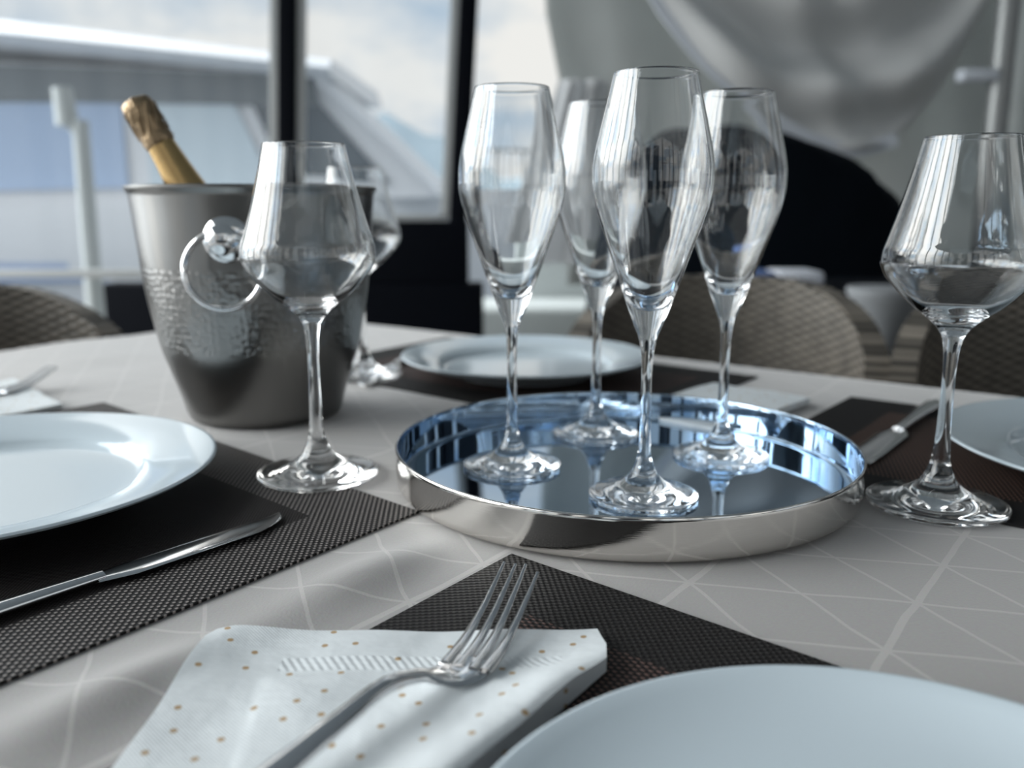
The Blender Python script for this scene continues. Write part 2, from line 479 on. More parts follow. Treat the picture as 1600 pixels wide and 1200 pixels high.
# posts around the camera side of the terrace (seen in reflections)
k = 3
for x in (-2.2, -0.9, 0.55, 1.9, 3.3):
    post('trim_%d' % k, x, x, -2.8, 0.0, 2.62 + 0.35 * (1 - abs((x - 0.6) / 2.9)), 0.09); k += 1
for y in (-1.3, 0.4, 2.0):
    post('trim_%d' % k, 3.4, 3.4, y, 0.0, 2.6, 0.09); k += 1
for y in (-2.1, -1.4, -0.75, -0.1, 0.5, 1.1, 1.75, 2.4):
    post('trim_%d' % k, -2.25, -2.25, y, 0.0, 2.6, 0.07); k += 1
g = G(); g.box((0.55, -2.8, 0.42), (5.6, 0.08, 0.84), None, 0.01)
for (xa, xb) in ((-2.25, -1.75), (-1.35, -0.95), (-0.45, 0.15), (0.50, 0.62), (1.35, 1.42)):
    g.box(((xa + xb) / 2, -2.80, 1.62), (xb - xa, 0.06, 1.72), None, 0.01)
tag(g.make('wall_near', M_darkwall), kind='structure')
g = G()
for (ya, yb) in ((0.45, 1.25), (1.45, 2.35), (2.55, 3.3)):
    g.box((3.42, (ya + yb) / 2, 1.25), (0.06, yb - ya, 2.5), None, 0.01)
g.box((3.42, 0.25, 0.42), (0.05, 6.1, 0.84), None, 0.01)
tag(g.make('wall_right', M_darkwall), kind='structure')
g = G(); g.box((0.55, -2.8, 1.55), (5.6, 0.05, 0.05), None, 0.01)
tag(g.make('trim_%d' % k, M_black), kind='structure'); k += 1

def pane(idx, corners, fw=0.03, bottom=True):
    """vinyl window: thin pane with a pale welded border"""
    a, b_, c, d = [Vector(p) for p in corners]       # bl br tr tl
    g = G(); off = Vector((0, 0.002, 0))
    g.add([a, b_, c, d, a + off, b_ + off, c + off, d + off], [(0, 1, 2, 3), (7, 6, 5, 4), (0, 4, 5, 1), (1, 5, 6, 2), (2, 6, 7, 3), (3, 7, 4, 0)])
    w = tag(g.make('window_%d' % idx, M_vinyl, smooth=False), kind='structure')
    f = G()
    for p, q in ((a, b_), (b_, c), (c, d), (d, a)):
        t = (q - p); L = t.length; t.normalize()
        rot = Matrix((t, Vector((0, 1, 0)), t.cross(Vector((0, 1, 0))))).transposed()
        f.box((p + q) / 2 + Vector((0, 0.004, 0)), (L, 0.012, fw), rot, 0.002)
    f.make('window_frame', M_greyw, w)
    return w
zb, zt = 0.885, 2.62
pane(1, [(p1(zb - TZ) + .045, WY - .01, zb), (p2(zb - TZ) - .045, WY - .01, zb), (p2(zt - TZ) - .045, WY - .01, zt), (p1(zt - TZ) + .045, WY - .01, zt)])
pane(2, [(-2.25, WY - .01, 0.70), (p1(.70 - TZ) - .045, WY - .01, 0.70), (p1(zt - TZ) - .045, WY - .01, zt), (-2.25, WY - .01, zt)])

# outside: quay, water, hills
g = G(); g.box((-2.4, 4.2, -0.28), (9.0, 2.0, 0.36), None, 0.03)
tag(g.make('quay', M_conc), kind='structure')
g = G(); g.add([(-900, 3.5, -0.9), (900, 3.5, -0.9), (900, 1400, -0.9), (-900, 1400, -0.9)], [(0, 1, 2, 3)])
tag(g.make('sea', M_sea, smooth=False), kind='structure')
vs = []; fs = []
n = 90
for i in range(n):
    x = -700 + 1400 * i / (n - 1)
    h = 34 + 26 * sin(i * 0.19 + 1.0) + 12 * sin(i * 0.53) + 5 * sin(i * 1.7)
    vs += [(x, 700, -1), (x, 740, max(8, h)), (x, 900, -1)]
for i in range(n - 1):
    for j in range(2):
        a = i * 3 + j; fs.append((a, a + 3, a + 4, a + 1))
tag(mesh_obj('hills', vs, fs, M_hill), kind='structure')

# ------------------------------------------------------------------ motor yacht beyond the windows
yt = empty('motor_yacht', (-3.2, 8.6, -0.9))
tag(yt, 'large white motor yacht moored outside the clear windows on the left', 'boat')
def yp(x, y, z): return Vector((x + 3.2, y - 8.6, z + 0.9))
g = G(); rings = []
for i in range(25):
    t = i / 24; x = -9.5 + 10.6 * t
    w = 1.5 * (1 - max(0, (t - 0.55) / 0.45) ** 2.2) + 0.02
    zt_ = 0.80 + 0.25 * t
    rings.append([yp(x, 8.9 - w, zt_), yp(x, 8.9 - w * 1.0, 0.35), yp(x, 8.9 - w * 0.7, -0.85), yp(x, 8.9 + w * 0.7, -0.85), yp(x, 8.9 + w, 0.35), yp(x, 8.9 + w, zt_)])
g.loft(rings); hull = g.make('hull', M_white, yt, sharp=30)
g = G(); rings = []
for i in range(20):
    t = i / 19; x = -9.4 + 9.4 * t
    w = 1.5 * (1 - max(0, (t - 0.55) / 0.5) ** 2.2) + 0.025
    rings.append([yp(x, 8.9 - w, 0.46), yp(x, 8.9 - w - .01, 0.46), yp(x, 8.9 - w - .01, 0.30), yp(x, 8.9 - w, 0.30)])
g.loft(rings); g.make('hull_stripe', M_blue, hull)
# cabin side with tinted glass
g = G(); pts = [(-8.5, 0.85), (-0.6, 1.0), (-1.65, 2.02), (-8.5, 2.25)]
f_ = [yp(x, 7.75, z) for x, z in pts] + [yp(x, 9.9, z) for x, z in pts]
g.add(f_, [(0, 1, 2, 3), (7, 6, 5, 4), (0, 4, 5, 1), (1, 5, 6, 2), (2, 6, 7, 3), (3, 7, 4, 0)])
cab = g.make('cabin', M_white, yt, smooth=False)
def wpoly(name, pts, y, mat, parent):
    g = G(); n = len(pts)
    g.add([yp(x, y, z) for x, z in pts] + [yp(x, y + 0.03, z) for x, z in pts],
          [tuple(range(n)), tuple(range(2 * n - 1, n - 1, -1))] + [(i, n + i, n + (i + 1) % n, (i + 1) % n) for i in range(n)])
    return g.make(name, mat, parent, smooth=False)
wpoly('cabin_window', [(-3.1, 1.08), (-2.05, 1.10), (-2.35, 1.78), (-3.1, 1.82)], 7.72, simple('pale_painted_reflection', (0.42, 0.50, 0.56), 0.1), cab)  # pale reflection painted into the window colour
wpoly('cabin_window', [(-6.6, 1.0), (-3.3, 1.08), (-3.3, 1.78), (-6.6, 1.78)], 7.72, simple('blue_painted_reflection', (0.28, 0.37, 0.52), 0.1), cab)  # blue reflection put into this pane's base colour
wpoly('cabin_window', [(-1.95, 1.15), (-1.05, 1.12), (-1.65, 1.80), (-2.2, 1.80)], 7.72, M_tint, cab)
wpoly('hard_top_shade', [(-8.4, 1.85), (-1.62, 1.75), (-1.68, 2.00), (-8.4, 2.22)], 7.71, simple('painted_shade_band', (0.09, 0.11, 0.125), 0.35), cab)  # shade below the hard top, painted as a dark strip
# hard top
g = G(); rings = []
for i in range(16):
    t = i / 15; x = -8.8 + 7.35 * t
    zc = 2.62 - 0.62 * t ** 1.3; th = 0.30 - 0.14 * t
    rings.append([yp(x, 7.35, zc - th * .3), yp(x, 7.30, zc), yp(x, 7.42, zc + th * .5), yp(x, 9.9, zc + th * .8), yp(x, 10.2, zc), yp(x, 9.9, zc - th * .3)])
g.loft(rings); g.make('hard_top', M_white, yt, sharp=60)
g = G(); g.tube([yp(-1.6, 7.68, 1.98), yp(-1.1, 7.68, 1.55), yp(-.55, 7.68, 1.02)], 0.06, 10)
g.make('windscreen_frame', M_white, yt)
for q in range(5):
    g = G(); x = -0.5 + 0.32 * q; yy = 8.9 - 0.9 + q * 0.17
    g.tube([yp(x, yy, 0.98), yp(x, yy, 1.42)], 0.015, 8)
    g.make('rail_post', M_steel, yt)
g = G(); g.tube([yp(-0.5 + 0.32 * q, 8.0 + q * 0.17, 1.42) for q in range(5)], 0.018, 8); g.make('bow_rail', M_steel, yt)

# white mooring stanchion outside
st = empty('stanchion', (-1.93, 4.05, -0.1)); tag(st, 'pale upright post outside the window left of the ice bucket', 'post')
g = G(); g.tube([(0, 0, 0), (0.005, 0, 0.9), (0.012, 0, 1.40)], [0.042, 0.040, 0.036], 14); g.make('pole', M_stan, st)
g = G(); g.tube([(-0.045, 0, 1.38), (-0.055, 0, 1.54)], [0.05, 0.042], 14); g.tube([(-0.04, 0, 1.40), (0.02, 0, 1.34)], 0.03, 12); g.make('cap', M_stan, st)
st2 = empty('boarding_step', (0.28, 3.9, -0.1)); tag(st2, 'pale two-step boarding box outside behind the upright flutes', 'steps')
g = G(); g.box((0.0, -0.1, 0.31), (0.95, 0.4, 0.62), None, 0.03); g.make('lower_step', M_stan, st2)
g = G(); g.box((0.15, 0.35, 0.40), (0.8, 0.45, 0.80), None, 0.03); g.make('upper_step', M_stan, st2)

# ------------------------------------------------------------------ canvas curtain on the right
cu = empty('canvas_curtain', (1.2, 3.15, 0.75)); tag(cu, 'grey white canvas curtain hanging in a swag on the right', 'curtain')
def cp(x, y, z): return Vector((x - 1.2, y - 3.15, z))          # z is relative to the table top
# back sheet, rippled
nx, nz = 90, 20
front = []; back = []
for j in range(nz + 1):
    zz = -0.10 + 2.05 * j / nz
    for i in range(nx + 1):
        u = i / nx
        xl = 0.20 - 0.09 * max(0, min(1, (zz - 0.45) / 0.4))
        x = xl + u * (3.0 - xl)
        y = 3.18 + 0.018 * sin(u * 55) + 0.02 * sin(u * 23 + zz * 3)
        front.append(cp(x, y, zz)); back.append(cp(x, y + 0.006, zz))
n1 = nx + 1; nv = len(front); fs = []
for j in range(nz):
    for i in range(nx):
        a = j * n1 + i
        fs += [(a, a + 1, a + n1 + 1, a + n1), (nv + a + n1, nv + a + n1 + 1, nv + a + 1, nv + a)]
for i in range(nx):
    fs += [(i + 1, i, nv + i, nv + i + 1)]; a = nz * n1 + i; fs += [(a, a + 1, nv + a + 1, nv + a)]
for j in range(nz):
    a = j * n1; fs += [(a, a + n1, nv + a + n1, nv + a)]; a = j * n1 + nx; fs += [(a + n1, a, nv + a, nv + a + n1)]
mesh_obj('back_sheet', front + back, fs, M_canvas, cu, sharp=None)
# swag: nested sagging folds
OUT = [(0.42, 0.90), (0.60, 0.665), (0.80, 0.50), (0.98, 0.395), (1.12, 0.36), (1.25, 0.39), (1.36, 0.50), (1.47, 0.68), (1.56, 0.90), (1.62, 1.2)]
OUT = [(0.30, 1.2)] + OUT
def outp(u):
    d = pchip(OUT, 8); return d[min(len(d) - 1, int(u * (len(d) - 1)))]
dense = pchip(OUT, 8); m = len(dense); R_ = 46
vs = []; fs = []
for r in range(R_ + 1):
    t = r / R_
    for q, (x, z) in enumerate(dense):
        cx_, cz_ = 0.95, 1.9
        k_ = 1 - 0.80 * t
        xx = cx_ + (x - cx_) * k_ * (1.0 + 0.10 * t); zz = cz_ + (z - cz_) * k_
        depth = 0.13 * (0.5 - 0.5 * cos((t + 0.05 * sin(q * 0.11)) * 2 * pi * 4.5)) * (0.55 + 0.45 * sin(pi * q / (m - 1))) + 0.02 * sin(q * 0.35 + r * 0.3)
        vs.append(cp(xx, 3.02 - depth + 0.10 * t, zz))
for r in range(R_):
    for q in range(m - 1):
        a = r * m + q; fs.append((a, a + 1, a + m + 1, a + m))
nb = len(vs)
vs2 = [v + Vector((0, 0.008, 0)) for v in vs]
fs2 = [tuple(nb + i for i in reversed(f)) for f in fs]
rim = [(q + 1, q, nb + q, nb + q + 1) for q in range(m - 1)]
mesh_obj('swag', vs + vs2, fs + fs2 + rim, M_swag, cu, sharp=None)
g = G(); hp = [cp(x, 2.99, z) for x, z in dense[:int(m * .62)]]
rings = []
for i, p in enumerate(hp):
    t = (hp[min(i + 1, len(hp) - 1)] - hp[max(i - 1, 0)]).normalized(); nn = Vector((t.z, 0, -t.x)) * 0.022
    rings.append([p - nn + Vector((0, -.006, 0)), p + nn + Vector((0, -.006, 0)), p + nn + Vector((0, .006, 0)), p - nn + Vector((0, .006, 0))])
g.loft(rings); g.make('hem_band', M_hem, cu)
# sheer sheet bunched beside the post
sh = empty('sheer_sheet', (0.15, 3.12, 0.75)); tag(sh, 'pale sheer sheet hanging between the right window post and the canvas curtain', 'curtain')
vs = []; fs = []; nx, nz = 24, 24
for s_ in (0, 1):
    for j in range(nz + 1):
        z = -0.02 + 0.62 * j / nz
        for i in range(nx + 1):
            u = i / nx
            x = (-0.04 + 0.20 * (z / 0.6)) * (1 - u) + (0.33 + 0.0 * z) * u
            vs.append((x - 0.15, 0.02 * sin(u * 14 + z * 2) + 0.004 * s_, z))
nv = (nx + 1) * (nz + 1)
for s_ in (0, 1):
    for j in range(nz):
        for i in range(nx):
            a = s_ * nv + j * (nx + 1) + i; q = (a, a + 1, a + nx + 2, a + nx + 1); fs.append(q if s_ == 0 else q[::-1])
mesh_obj('sheet', vs, fs, M_gauze, sh, sharp=None)

# steel poles far right
for (x, y, r, lab, mt) in ((1.46, 2.75, 0.032, 'grey steel pole right of the canvas swag', M_steel), (1.62, 2.9, 0.05, 'pale pole at the right edge, behind the thinner grey pole', M_stan)):
    p = empty('pole', (x, y, 0.0)); tag(p, lab, 'pole')
    g = G(); g.tube([(0, 0, 0.0), (0, 0, 2.6)], r, 20); g.make('shaft', mt, p)
    g = G(); g.tube([(0, 0, 0.0), (0, 0, 0.012)], r * 2.2, 20); g.make('base_plate', mt, p)
    if r < 0.04:
        g = G(); g.box((-0.075, -0.01, TZ + 0.56), (0.11, 0.05, 0.035), None, 0.006); g.make('bracket', M_hem, p)

# ------------------------------------------------------------------ black covered bulk behind the chairs
bk = empty('covered_grill', (0.715, 2.75, 0.0)); tag(bk, 'large bulky thing under a black cover behind the flutes', 'cover')
prof = [(-0.50, 0.0), (-0.47, 0.60), (-0.43, 0.85), (-0.40, 1.00), (-0.32, 1.10), (-0.22, 1.155), (-0.08, 1.165), (0.08, 1.14), (0.22, 1.09), (0.33, 1.03), (0.41, 0.95), (0.45, 0.80), (0.47, 0.55), (0.50, 0.0)]
pr = pchip(prof, 4); rings = []
for j in range(13):
    t = -1 + 2 * j / 12; k_ = (1 - abs(t) ** 3) ** 0.33 if abs(t) < 1 else 0.0
    k_ = 0.55 + 0.45 * k_
    rings.append([Vector((x * k_ + 0.012 * sin(i * .9 + j), 0.30 * t, z * (0.82 + 0.18 * (k_ - .55) / .45))) for i, (x, z) in enumerate(pr)])
g = G(); g.loft(rings); g.make('cover', M_cover, bk, sharp=70)
g = G(); g.box((0.30, -0.335, 0.71), (0.085, 0.03, 0.05), None, 0.012); g.make('highlight_block', simple('painted_grey_highlight', (0.16, 0.17, 0.18), 0.4), bk)  # added grey block standing for a blurred highlight on the cover

# ------------------------------------------------------------------ wicker chairs
def make_chair():
    root = empty('wicker_chair', (0, 0, 0))
    # wrap-around back: inner and outer shell, faces +y (seat side), back at -y
    def shell(z0, z1, nz, w, d, th):
        vs = []; uv = []; fs = []; nu = 48
        for s_, off in ((0, 0.0), (1, th)):
            for j in range(nz + 1):
                for i in range(nu + 1):
                    u = -1 + 2 * i / nu
                    zt_ = z1 - 0.10 * abs(u) ** 3.2
                    z = z0 + (zt_ - z0) * j / nz
                    a = u * radians(78)
                    rr = 1 - off
                    x = (w - off) * sin(a) / sin(radians(78)) * 1.0
                    y = -(d - off) * (cos(a) - 0.2) / 0.8 - 0.05 * (z - z0)
                    vs.append((x, y, z)); uv.append((a * w * 1.2, z))
        nv = (nu + 1) * (nz + 1); n1 = nu + 1
        for j in range(nz):
            for i in range(nu):
                a = j * n1 + i; fs.append((a + n1, a + n1 + 1, a + 1, a)[::-1]); b_ = nv + a; fs.append((b_, b_ + n1, b_ + n1 + 1, b_ + 1))
        for i in range(nu):
            a = nz * n1 + i; fs.append((a, a + 1, nv + a + 1, nv + a)); fs.append((i + 1, i, nv + i, nv + i + 1))
        for j in range(nz):
            a = j * n1; fs.append((a, a + n1, nv + a + n1, nv + a)); a = j * n1 + nu; fs.append((a + n1, a, nv + a, nv + a + n1))
        return vs, fs, uv
    vs, fs, uv = shell(0.30, 0.815, 14, 0.24, 0.23, 0.035)
    mesh_obj('backrest', vs, fs, M_wicker, root, uvs=uv, sharp=60)
    g = G(); g.box((0, 0.06, 0.36), (0.43, 0.46, 0.12), None, 0.02); s = g.make('seat', M_wicker, root)
    l = s.data.uv_layers.new(name='UVMap')
    for p in s.data.polygons:
        for li in p.loop_indices:
            c = s.data.vertices[s.data.loops[li].vertex_index].co; l.data[li].uv = (c.x + c.y, c.z + c.y * .3)
    g = G(); g.box((0, 0.07, 0.445), (0.41, 0.42, 0.05), None, 0.018); g.make('cushion', simple('charcoal_cushion', (0.05, 0.05, 0.05), 0.9) if 'charcoal_cushion' not in bpy.data.materials else bpy.data.materials['charcoal_cushion'], root)
    for sx in (-1, 1):
        for yy in (-0.13, 0.26):
            g = G(); g.tube([(sx * 0.185, yy, 0.31), (sx * 0.19, yy, 0.0)], [0.02, 0.016], 10); g.make('leg', M_wood, root)
    return root
chair = make_chair()
def face(o, x, y, dx, dy):
    o.location = (x, y, 0); o.rotation_euler = (0, 0, atan2(dy, dx) - pi / 2)
face(chair, 0.300, 1.27, -0.30, -0.95)
tag(chair, 'grey brown wicker chair behind the four champagne flutes', 'chair', 'wicker chairs round the table')
c2 = copy_tree(chair); face(c2, 0.745, 1.10, -0.30, -0.95); c2['label'] = 'wicker chair at the right edge, behind the right wine glass'
c3 = copy_tree(chair); face(c3, -0.735, 1.165, 0.66, -0.6); c3['label'] = 'dark wicker chair at the left end of the table, left of the ice bucket'

# blue and white cloth on the chair back
cl = empty('folded_towel', (0.56, 1.92, 0.0)); tag(cl, 'folded blue and white cloth on a dark cabinet behind the wicker chair', 'cloth')
cl.location = (0.63, 2.05, TZ + 0.0)
g = G(); g.box((-0.065, 0, 0.018), (0.07, 0.12, 0.034), None, 0.012); g.make('blue_half', M_blueclo, cl)
g = G(); g.box((0.025, 0, 0.018), (0.11, 0.12, 0.034), None, 0.012); g.make('white_half', M_whiteclo, cl)
cb = empty('side_cabinet', (0.66, 2.08, 0)); tag(cb, 'low black cabinet under the folded blue and white cloth', 'cabinet')
g = G(); g.box((0, 0, 0.395), (0.60, 0.34, 0.67), None, 0.01); g.make('body', M_black, cb)
g = G(); g.box((0, 0, 0.739), (0.64, 0.38, 0.02), None, 0.005); g.make('top', M_black, cb)
for sx in (-1, 1):
    for sy in (-1, 1):
        g = G(); g.tube([(sx * .26, sy * .13, 0), (sx * .26, sy * .13, 0.06)], 0.015, 10); g.make('foot', M_black, cb)
# flared pale pedestal between the two chairs
pd = empty('pedestal_stand', (0.765, 1.80, 0.0)); tag(pd, 'pale grey flared pedestal top on a dark pole between two wicker chairs', 'stand')
lathe('flared_top', [(0.0, 0.62), (0.022, 0.62), (0.034, 0.655), (0.052, 0.705), (0.070, 0.745), (0.076, 0.760), (0.074, 0.767), (0.0, 0.769)], simple('dull_grey_plastic', (0.20, 0.21, 0.22), 0.7), pd, 32)
g = G(); g.tube([(0, 0, 0.01), (0, 0, 0.625)], 0.022, 14); g.make('pole', M_black, pd)
lathe('base', [(0, 0), (0.15, 0), (0.15, 0.012), (0.03, 0.02), (0, 0.02)], M_black, pd, 32)

# ------------------------------------------------------------------ table and cloth
S0, S1, N0, N1, RC = -1.18, 0.60, -0.02, 0.955, 0.24
def outline(k, grow=0.0, rc=RC):
    """rounded rectangle in table coordinates (s, n)"""
    pts = []
    cs, cn = (S0 + S1) / 2, (N0 + N1) / 2; hs, hn = (S1 - S0) / 2 + grow, (N1 - N0) / 2 + grow; r = rc + grow
    per = []
    for (qs, qn, a0) in ((1, 1, 0), (-1, 1, 90), (-1, -1, 180), (1, -1, 270)):
        for i in range(13):
            a = radians(a0 + 90 * i / 12); per.append((cs + qs * (hs - r) + r * cos(a), cn + qn * (hn - r) + r * sin(a)))
    # resample evenly
    L = [0]; m = len(per)
    for i in range(m): L.append(L[-1] + sqrt((per[(i + 1) % m][0] - per[i][0]) ** 2 + (per[(i + 1) % m][1] - per[i][1]) ** 2))
    for j in range(k):
        t = L[-1] * j / k; i = max(q for q in range(m) if L[q] <= t); u = (t - L[i]) / max(1e-9, L[i + 1] - L[i])
        a, b_ = per[i], per[(i + 1) % m]; pts.append((a[0] + (b_[0] - a[0]) * u, a[1] + (b_[1] - a[1]) * u))
    return pts
tb = empty('dining_table', (*sn((S0 + S1) / 2, (N0 + N1) / 2)[:2], 0)); tag(tb, 'long table with rounded corners hidden under the taupe cloth', 'table')
o_ = Vector(tb.location)
g = G(); ring = outline(96, -0.012)
g.loft([[sn(s, n, 0.715) - o_ for s, n in ring], [sn(s, n, 0.744) - o_ for s, n in ring]]); g.make('tabletop', M_wood, tb)
for ss in (S0 + 0.2, S1 - 0.2):
    for nn in (N0 + 0.16, N1 - 0.16):
        g = G(); p = sn(ss, nn) - o_; g.tube([p + Vector((0, 0, 0)), p + Vector((0, 0, 0.716))], [0.025, 0.032], 14); g.make('leg', M_wood, tb)

def hump(s, n):
    h = 0.0
    env = 1 / (1 + exp((n - 0.345) / 0.012)) * 1 / (1 + exp((0.02 - n) / 0.02))
    c_ = -0.302 - 0.02 * (n - 0.2)
    h += env * 0.0060 * exp(-((s - c_) / 0.017) ** 2) * (0.75 + 0.35 * sin(n * 48 + 0.6))
    # small creases at the left of the tray
    d1 = (s + 0.30) * 0.5 + (n - 0.385) * 0.86
    x_, y_ = s * SX + n * NX - .0752, s * SY + n * NY - .5726
    h += 0.0026 * exp(-(d1 / 0.006) ** 2) * exp(-((s + 0.325) / 0.035) ** 2) * min(1, max(0, (sqrt(x_ * x_ + y_ * y_) - .156) / .02))
    # slow undulation far from the place settings
    if s < -0.97: h += 0.0025 * (0.5 + 0.5 * sin(n * 32 + s * 9)) * min(1, (-0.97 - s) / 0.06)
    return h
K = 300; base = outline(K); cs, cn = (S0 + S1) / 2, (N0 + N1) / 2
# regular grid for the flat top so the ripples are well resolved, clipped to the outline by concentric rings
RINGS = 110
vs = []; uv = []; fs = []
fx, fn = -0.25, 0.25           # ring centre sits among the place settings
for r in range(1, RINGS + 1):
    k_ = (r / RINGS)
    for (s, n) in base:
        ss, nn = fx + (s - fx) * k_, fn + (n - fn) * k_
        vs.append(sn(ss, nn, hump(ss, nn))); uv.append((ss, nn))
vs.insert(0, sn(fx, fn, hump(fx, fn))); uv.insert(0, (fx, fn))
for j in range(K): fs.append((0, 1 + j, 1 + (j + 1) % K))
for r in range(RINGS - 1):
    for j in range(K):
        a = 1 + r * K; fs.append((a + j, a + K + j, a + K + (j + 1) % K, a + (j + 1) % K))
# hanging skirt
last = 1 + (RINGS - 1) * K
for q, (dz, gr) in enumerate(((-0.004, 0.006), (-0.014, 0.010), (-0.05, 0.013), (-0.09, 0.018), (-0.13, 0.022))):
    rg = outline(K, gr)
    for j, (s, n) in enumerate(rg):
        w = 0.006 * sin(j * 0.42) * min(1, -dz / 0.1); ds, dn = s - cs, n - cn; L = sqrt(ds * ds + dn * dn)
        vs.append(sn(s + ds / L * w, n + dn / L * w, dz)); uv.append((s + ds / L * -dz, n + dn / L * -dz))
    nw = len(vs) - K
    for j in range(K): fs.append((last + j, nw + j, nw + (j + 1) % K, last + (j + 1) % K))
    last = nw
co_ = sn(cs, cn, TZ)
cloth = mesh_obj('tablecloth', [v - Vector((co_.x, co_.y, 0)) for v in vs], fs, M_cloth, None, True, None, uvs=uv)
cloth.location = co_
tag(cloth, 'taupe grey tablecloth woven with a lattice of thin pale lines', 'tablecloth')

# ------------------------------------------------------------------ place mats
def place_mat(corners, mat, label, wid, hei):
    """corners in (s, n): far-left, far-right, near-right, near-left"""
    A, B, C_, D = corners
    nu, nv_ = 60, 40; vs = []; uv = []; fs = []
    ctr = sn(sum(c[0] for c in corners) / 4, sum(c[1] for c in corners) / 4)
    for z in (0.0016, 0.0003):
        for j in range(nv_ + 1):
            for i in range(nu + 1):
                u, v = i / nu, j / nv_
                s = (A[0] * (1 - u) + B[0] * u) * (1 - v) + (D[0] * (1 - u) + C_[0] * u) * v
                n = (A[1] * (1 - u) + B[1] * u) * (1 - v) + (D[1] * (1 - u) + C_[1] * u) * v
                p = sn(s, n, z + hump(s, n)); vs.append(p - Vector((ctr.x, ctr.y, 0))); uv.append((u * wid, v * hei))
    n1 = nu + 1; m = n1 * (nv_ + 1)
    for j in range(nv_):
        for i in range(nu):
            a = j * n1 + i; fs.append((a, a + n1, a + n1 + 1, a + 1)); b_ = m + a; fs.append((b_, b_ + 1, b_ + n1 + 1, b_ + n1))
    for i in range(nu): fs.append((i, i + 1, m + i + 1, m + i)); a = nv_ * n1 + i; fs.append((a + 1, a, m + a, m + a + 1))
    for j in range(nv_): a = j * n1; fs.append((a + n1, a, m + a, m + a + n1)); a += nu; fs.append((a, a + n1, m + a + n1, m + a))
    o = mesh_obj('placemat', vs, fs, mat, None, True, 30, uvs=uv)
    o.location = (ctr.x, ctr.y, TZ)
    return tag(o, label, 'placemat', 'woven placemats')
BK = (0.006, 0.005, 0.005)
Mm1 = mat_weave('weave_beaded', .45, .31, (0.30, 0.27, 0.255), (0.009, 0.008, 0.008), (0.030, 0.023, 0.021), BK, p=.0043, ix=.55, iy=.55)
Mm2 = mat_weave('weave_black', .455, .31, (0.040, 0.037, 0.036), (0.010, 0.009, 0.009), (0.17, 0.105, 0.09), (0.012, 0.010, 0.010), ix=1.4, iy=0.8, p=.0040)
Mm3 = mat_weave('weave_brown', .48, .30, (0.020, 0.018, 0.018), (0.010, 0.009, 0.009), (0.17, 0.10, 0.078), (0.012, 0.009, 0.008), ix=1.3, iy=3.4)
place_mat([(-.785, .411), (-.346, .368), (-.342, .045), (-.79, .07)], Mm1, 'dark placemat with beaded pale border under the left plate', .45, .31)
place_mat([(-.262, .349), (.20, .312), (.20, .0), (-.258, .03)], Mm2, 'black placemat under the dotted napkin and the nearest plate', .455, .31)
place_mat([(-.234, .856), (.25, .85), (.25, .54), (-.24, .567)], Mm3, 'brown black placemat under the right plate', .48, .30)
place_mat([(-.80, .915), (-.345, .90), (-.345, .61), (-.79, .63)], Mm2, 'dark placemat under the far plate behind the tray', .455, .31)

# ------------------------------------------------------------------ plates
def plate_prof(R, H):
    bot = [(0, 0.003), (R * .50, 0.003), (R * .53, 0.0), (R * .56, 0.0), (R * .58, 0.004), (R * .72, 0.0075), (R * .88, H * .62), (R * .985, H - 0.003)]
    edge = [(R, H - 0.0012), (R - 0.0006, H - 0.0002), (R - 0.002, H)]
    top = [(R * .95, H * .955), (R * .84, H * .82), (R * .745, H * .67), (R * .70, H * .56), (R * .675, 0.0095), (R * .64, 0.0072), (R * .40, 0.0062), (0, 0.006)]
    bot = [(r, z) for z, r in pchip([(z, r) for r, z in bot[4:]], 4)]
    top = [(r, z) for z, r in pchip([(z, r) for r, z in ([edge[-1]] + top)], 5)][1:]
    return [(0, 0.003), (R * .50, 0.003), (R * .53, 0.0), (R * .56, 0.0)] + bot + edge + top
def plate(x, y, R, H, label, smooth_prof=None):
    o = lathe('dinner_plate', smooth_prof or plate_prof(R, H), M_china, None, 128, sharp=60)
    o.location = (x, y, TZ + 0.0018)
    return tag(o, label, 'plate', 'white dinner plates')
plate(-.334, .521, .1440, .0225, 'white plate at the left edge, in front of the ice bucket')
R, H = .118, .0175
coupe = [(0, .003), (R * .5, .003), (R * .53, 0), (R * .56, 0), (R * .60, .004), (R * .8, .0085), (R * .95, .0145), (R - .0008, .0168), (R, .0174), (R - .0006, .0180), (R - .002, .0178), (R * .94, .0155), (R * .86, .0118), (R * .74, .0088), (R * .6, .0074), (R * .3, .0068), (0, .0066)]
plate(.0965, .1720, R, H, 'plain white plate nearest the camera at the bottom right', coupe)
plate(.4513, .5656, .150, .0235, 'white plate at the right edge, behind the right wine glass')
plate(.0145, .945, .1350, .0225, 'white plate on the far side behind the tray of flutes')

# ------------------------------------------------------------------ tray
tr = empty('serving_tray', (.0752, .5726, TZ + .0016)); tag(tr, 'round polished steel tray holding the four champagne flutes', 'tray')
Rt, Rb, Ht = .1528, .1522, .0258
lathe('base', [(0, .0002), (Rb - .008, .0002), (Rb - .008, .0030), (0, .0030)], M_mirror, tr, 160)
wall = [(Rb - .008, .0), (Rb - .0030, .0005), (Rb - .0012, .0014), (Rb - .0002, .0032), (Rb, .0055), (Rb + .0001, .0065), (Rb + .0003, .013), (Rt - .0001, Ht - .003), (Rt, Ht - .0006), (Rt - .0004, Ht), (Rt - .0012, Ht)]
lathe('wall', wall, M_brush, tr, 160, sharp=60)
inner = [(Rt - .0012, Ht), (Rt - .0017, Ht - .0006), (Rt - .0018, Ht - .003), (Rb - .0014, .013), (Rb - .0017, .0056), (Rb - .0017, .0046), (Rb - .0020, .0038), (Rb - .0030, .0031), (Rb - .008, .0030)]
lathe('inner_wall', inner, M_mirror, tr, 160, sharp=60)

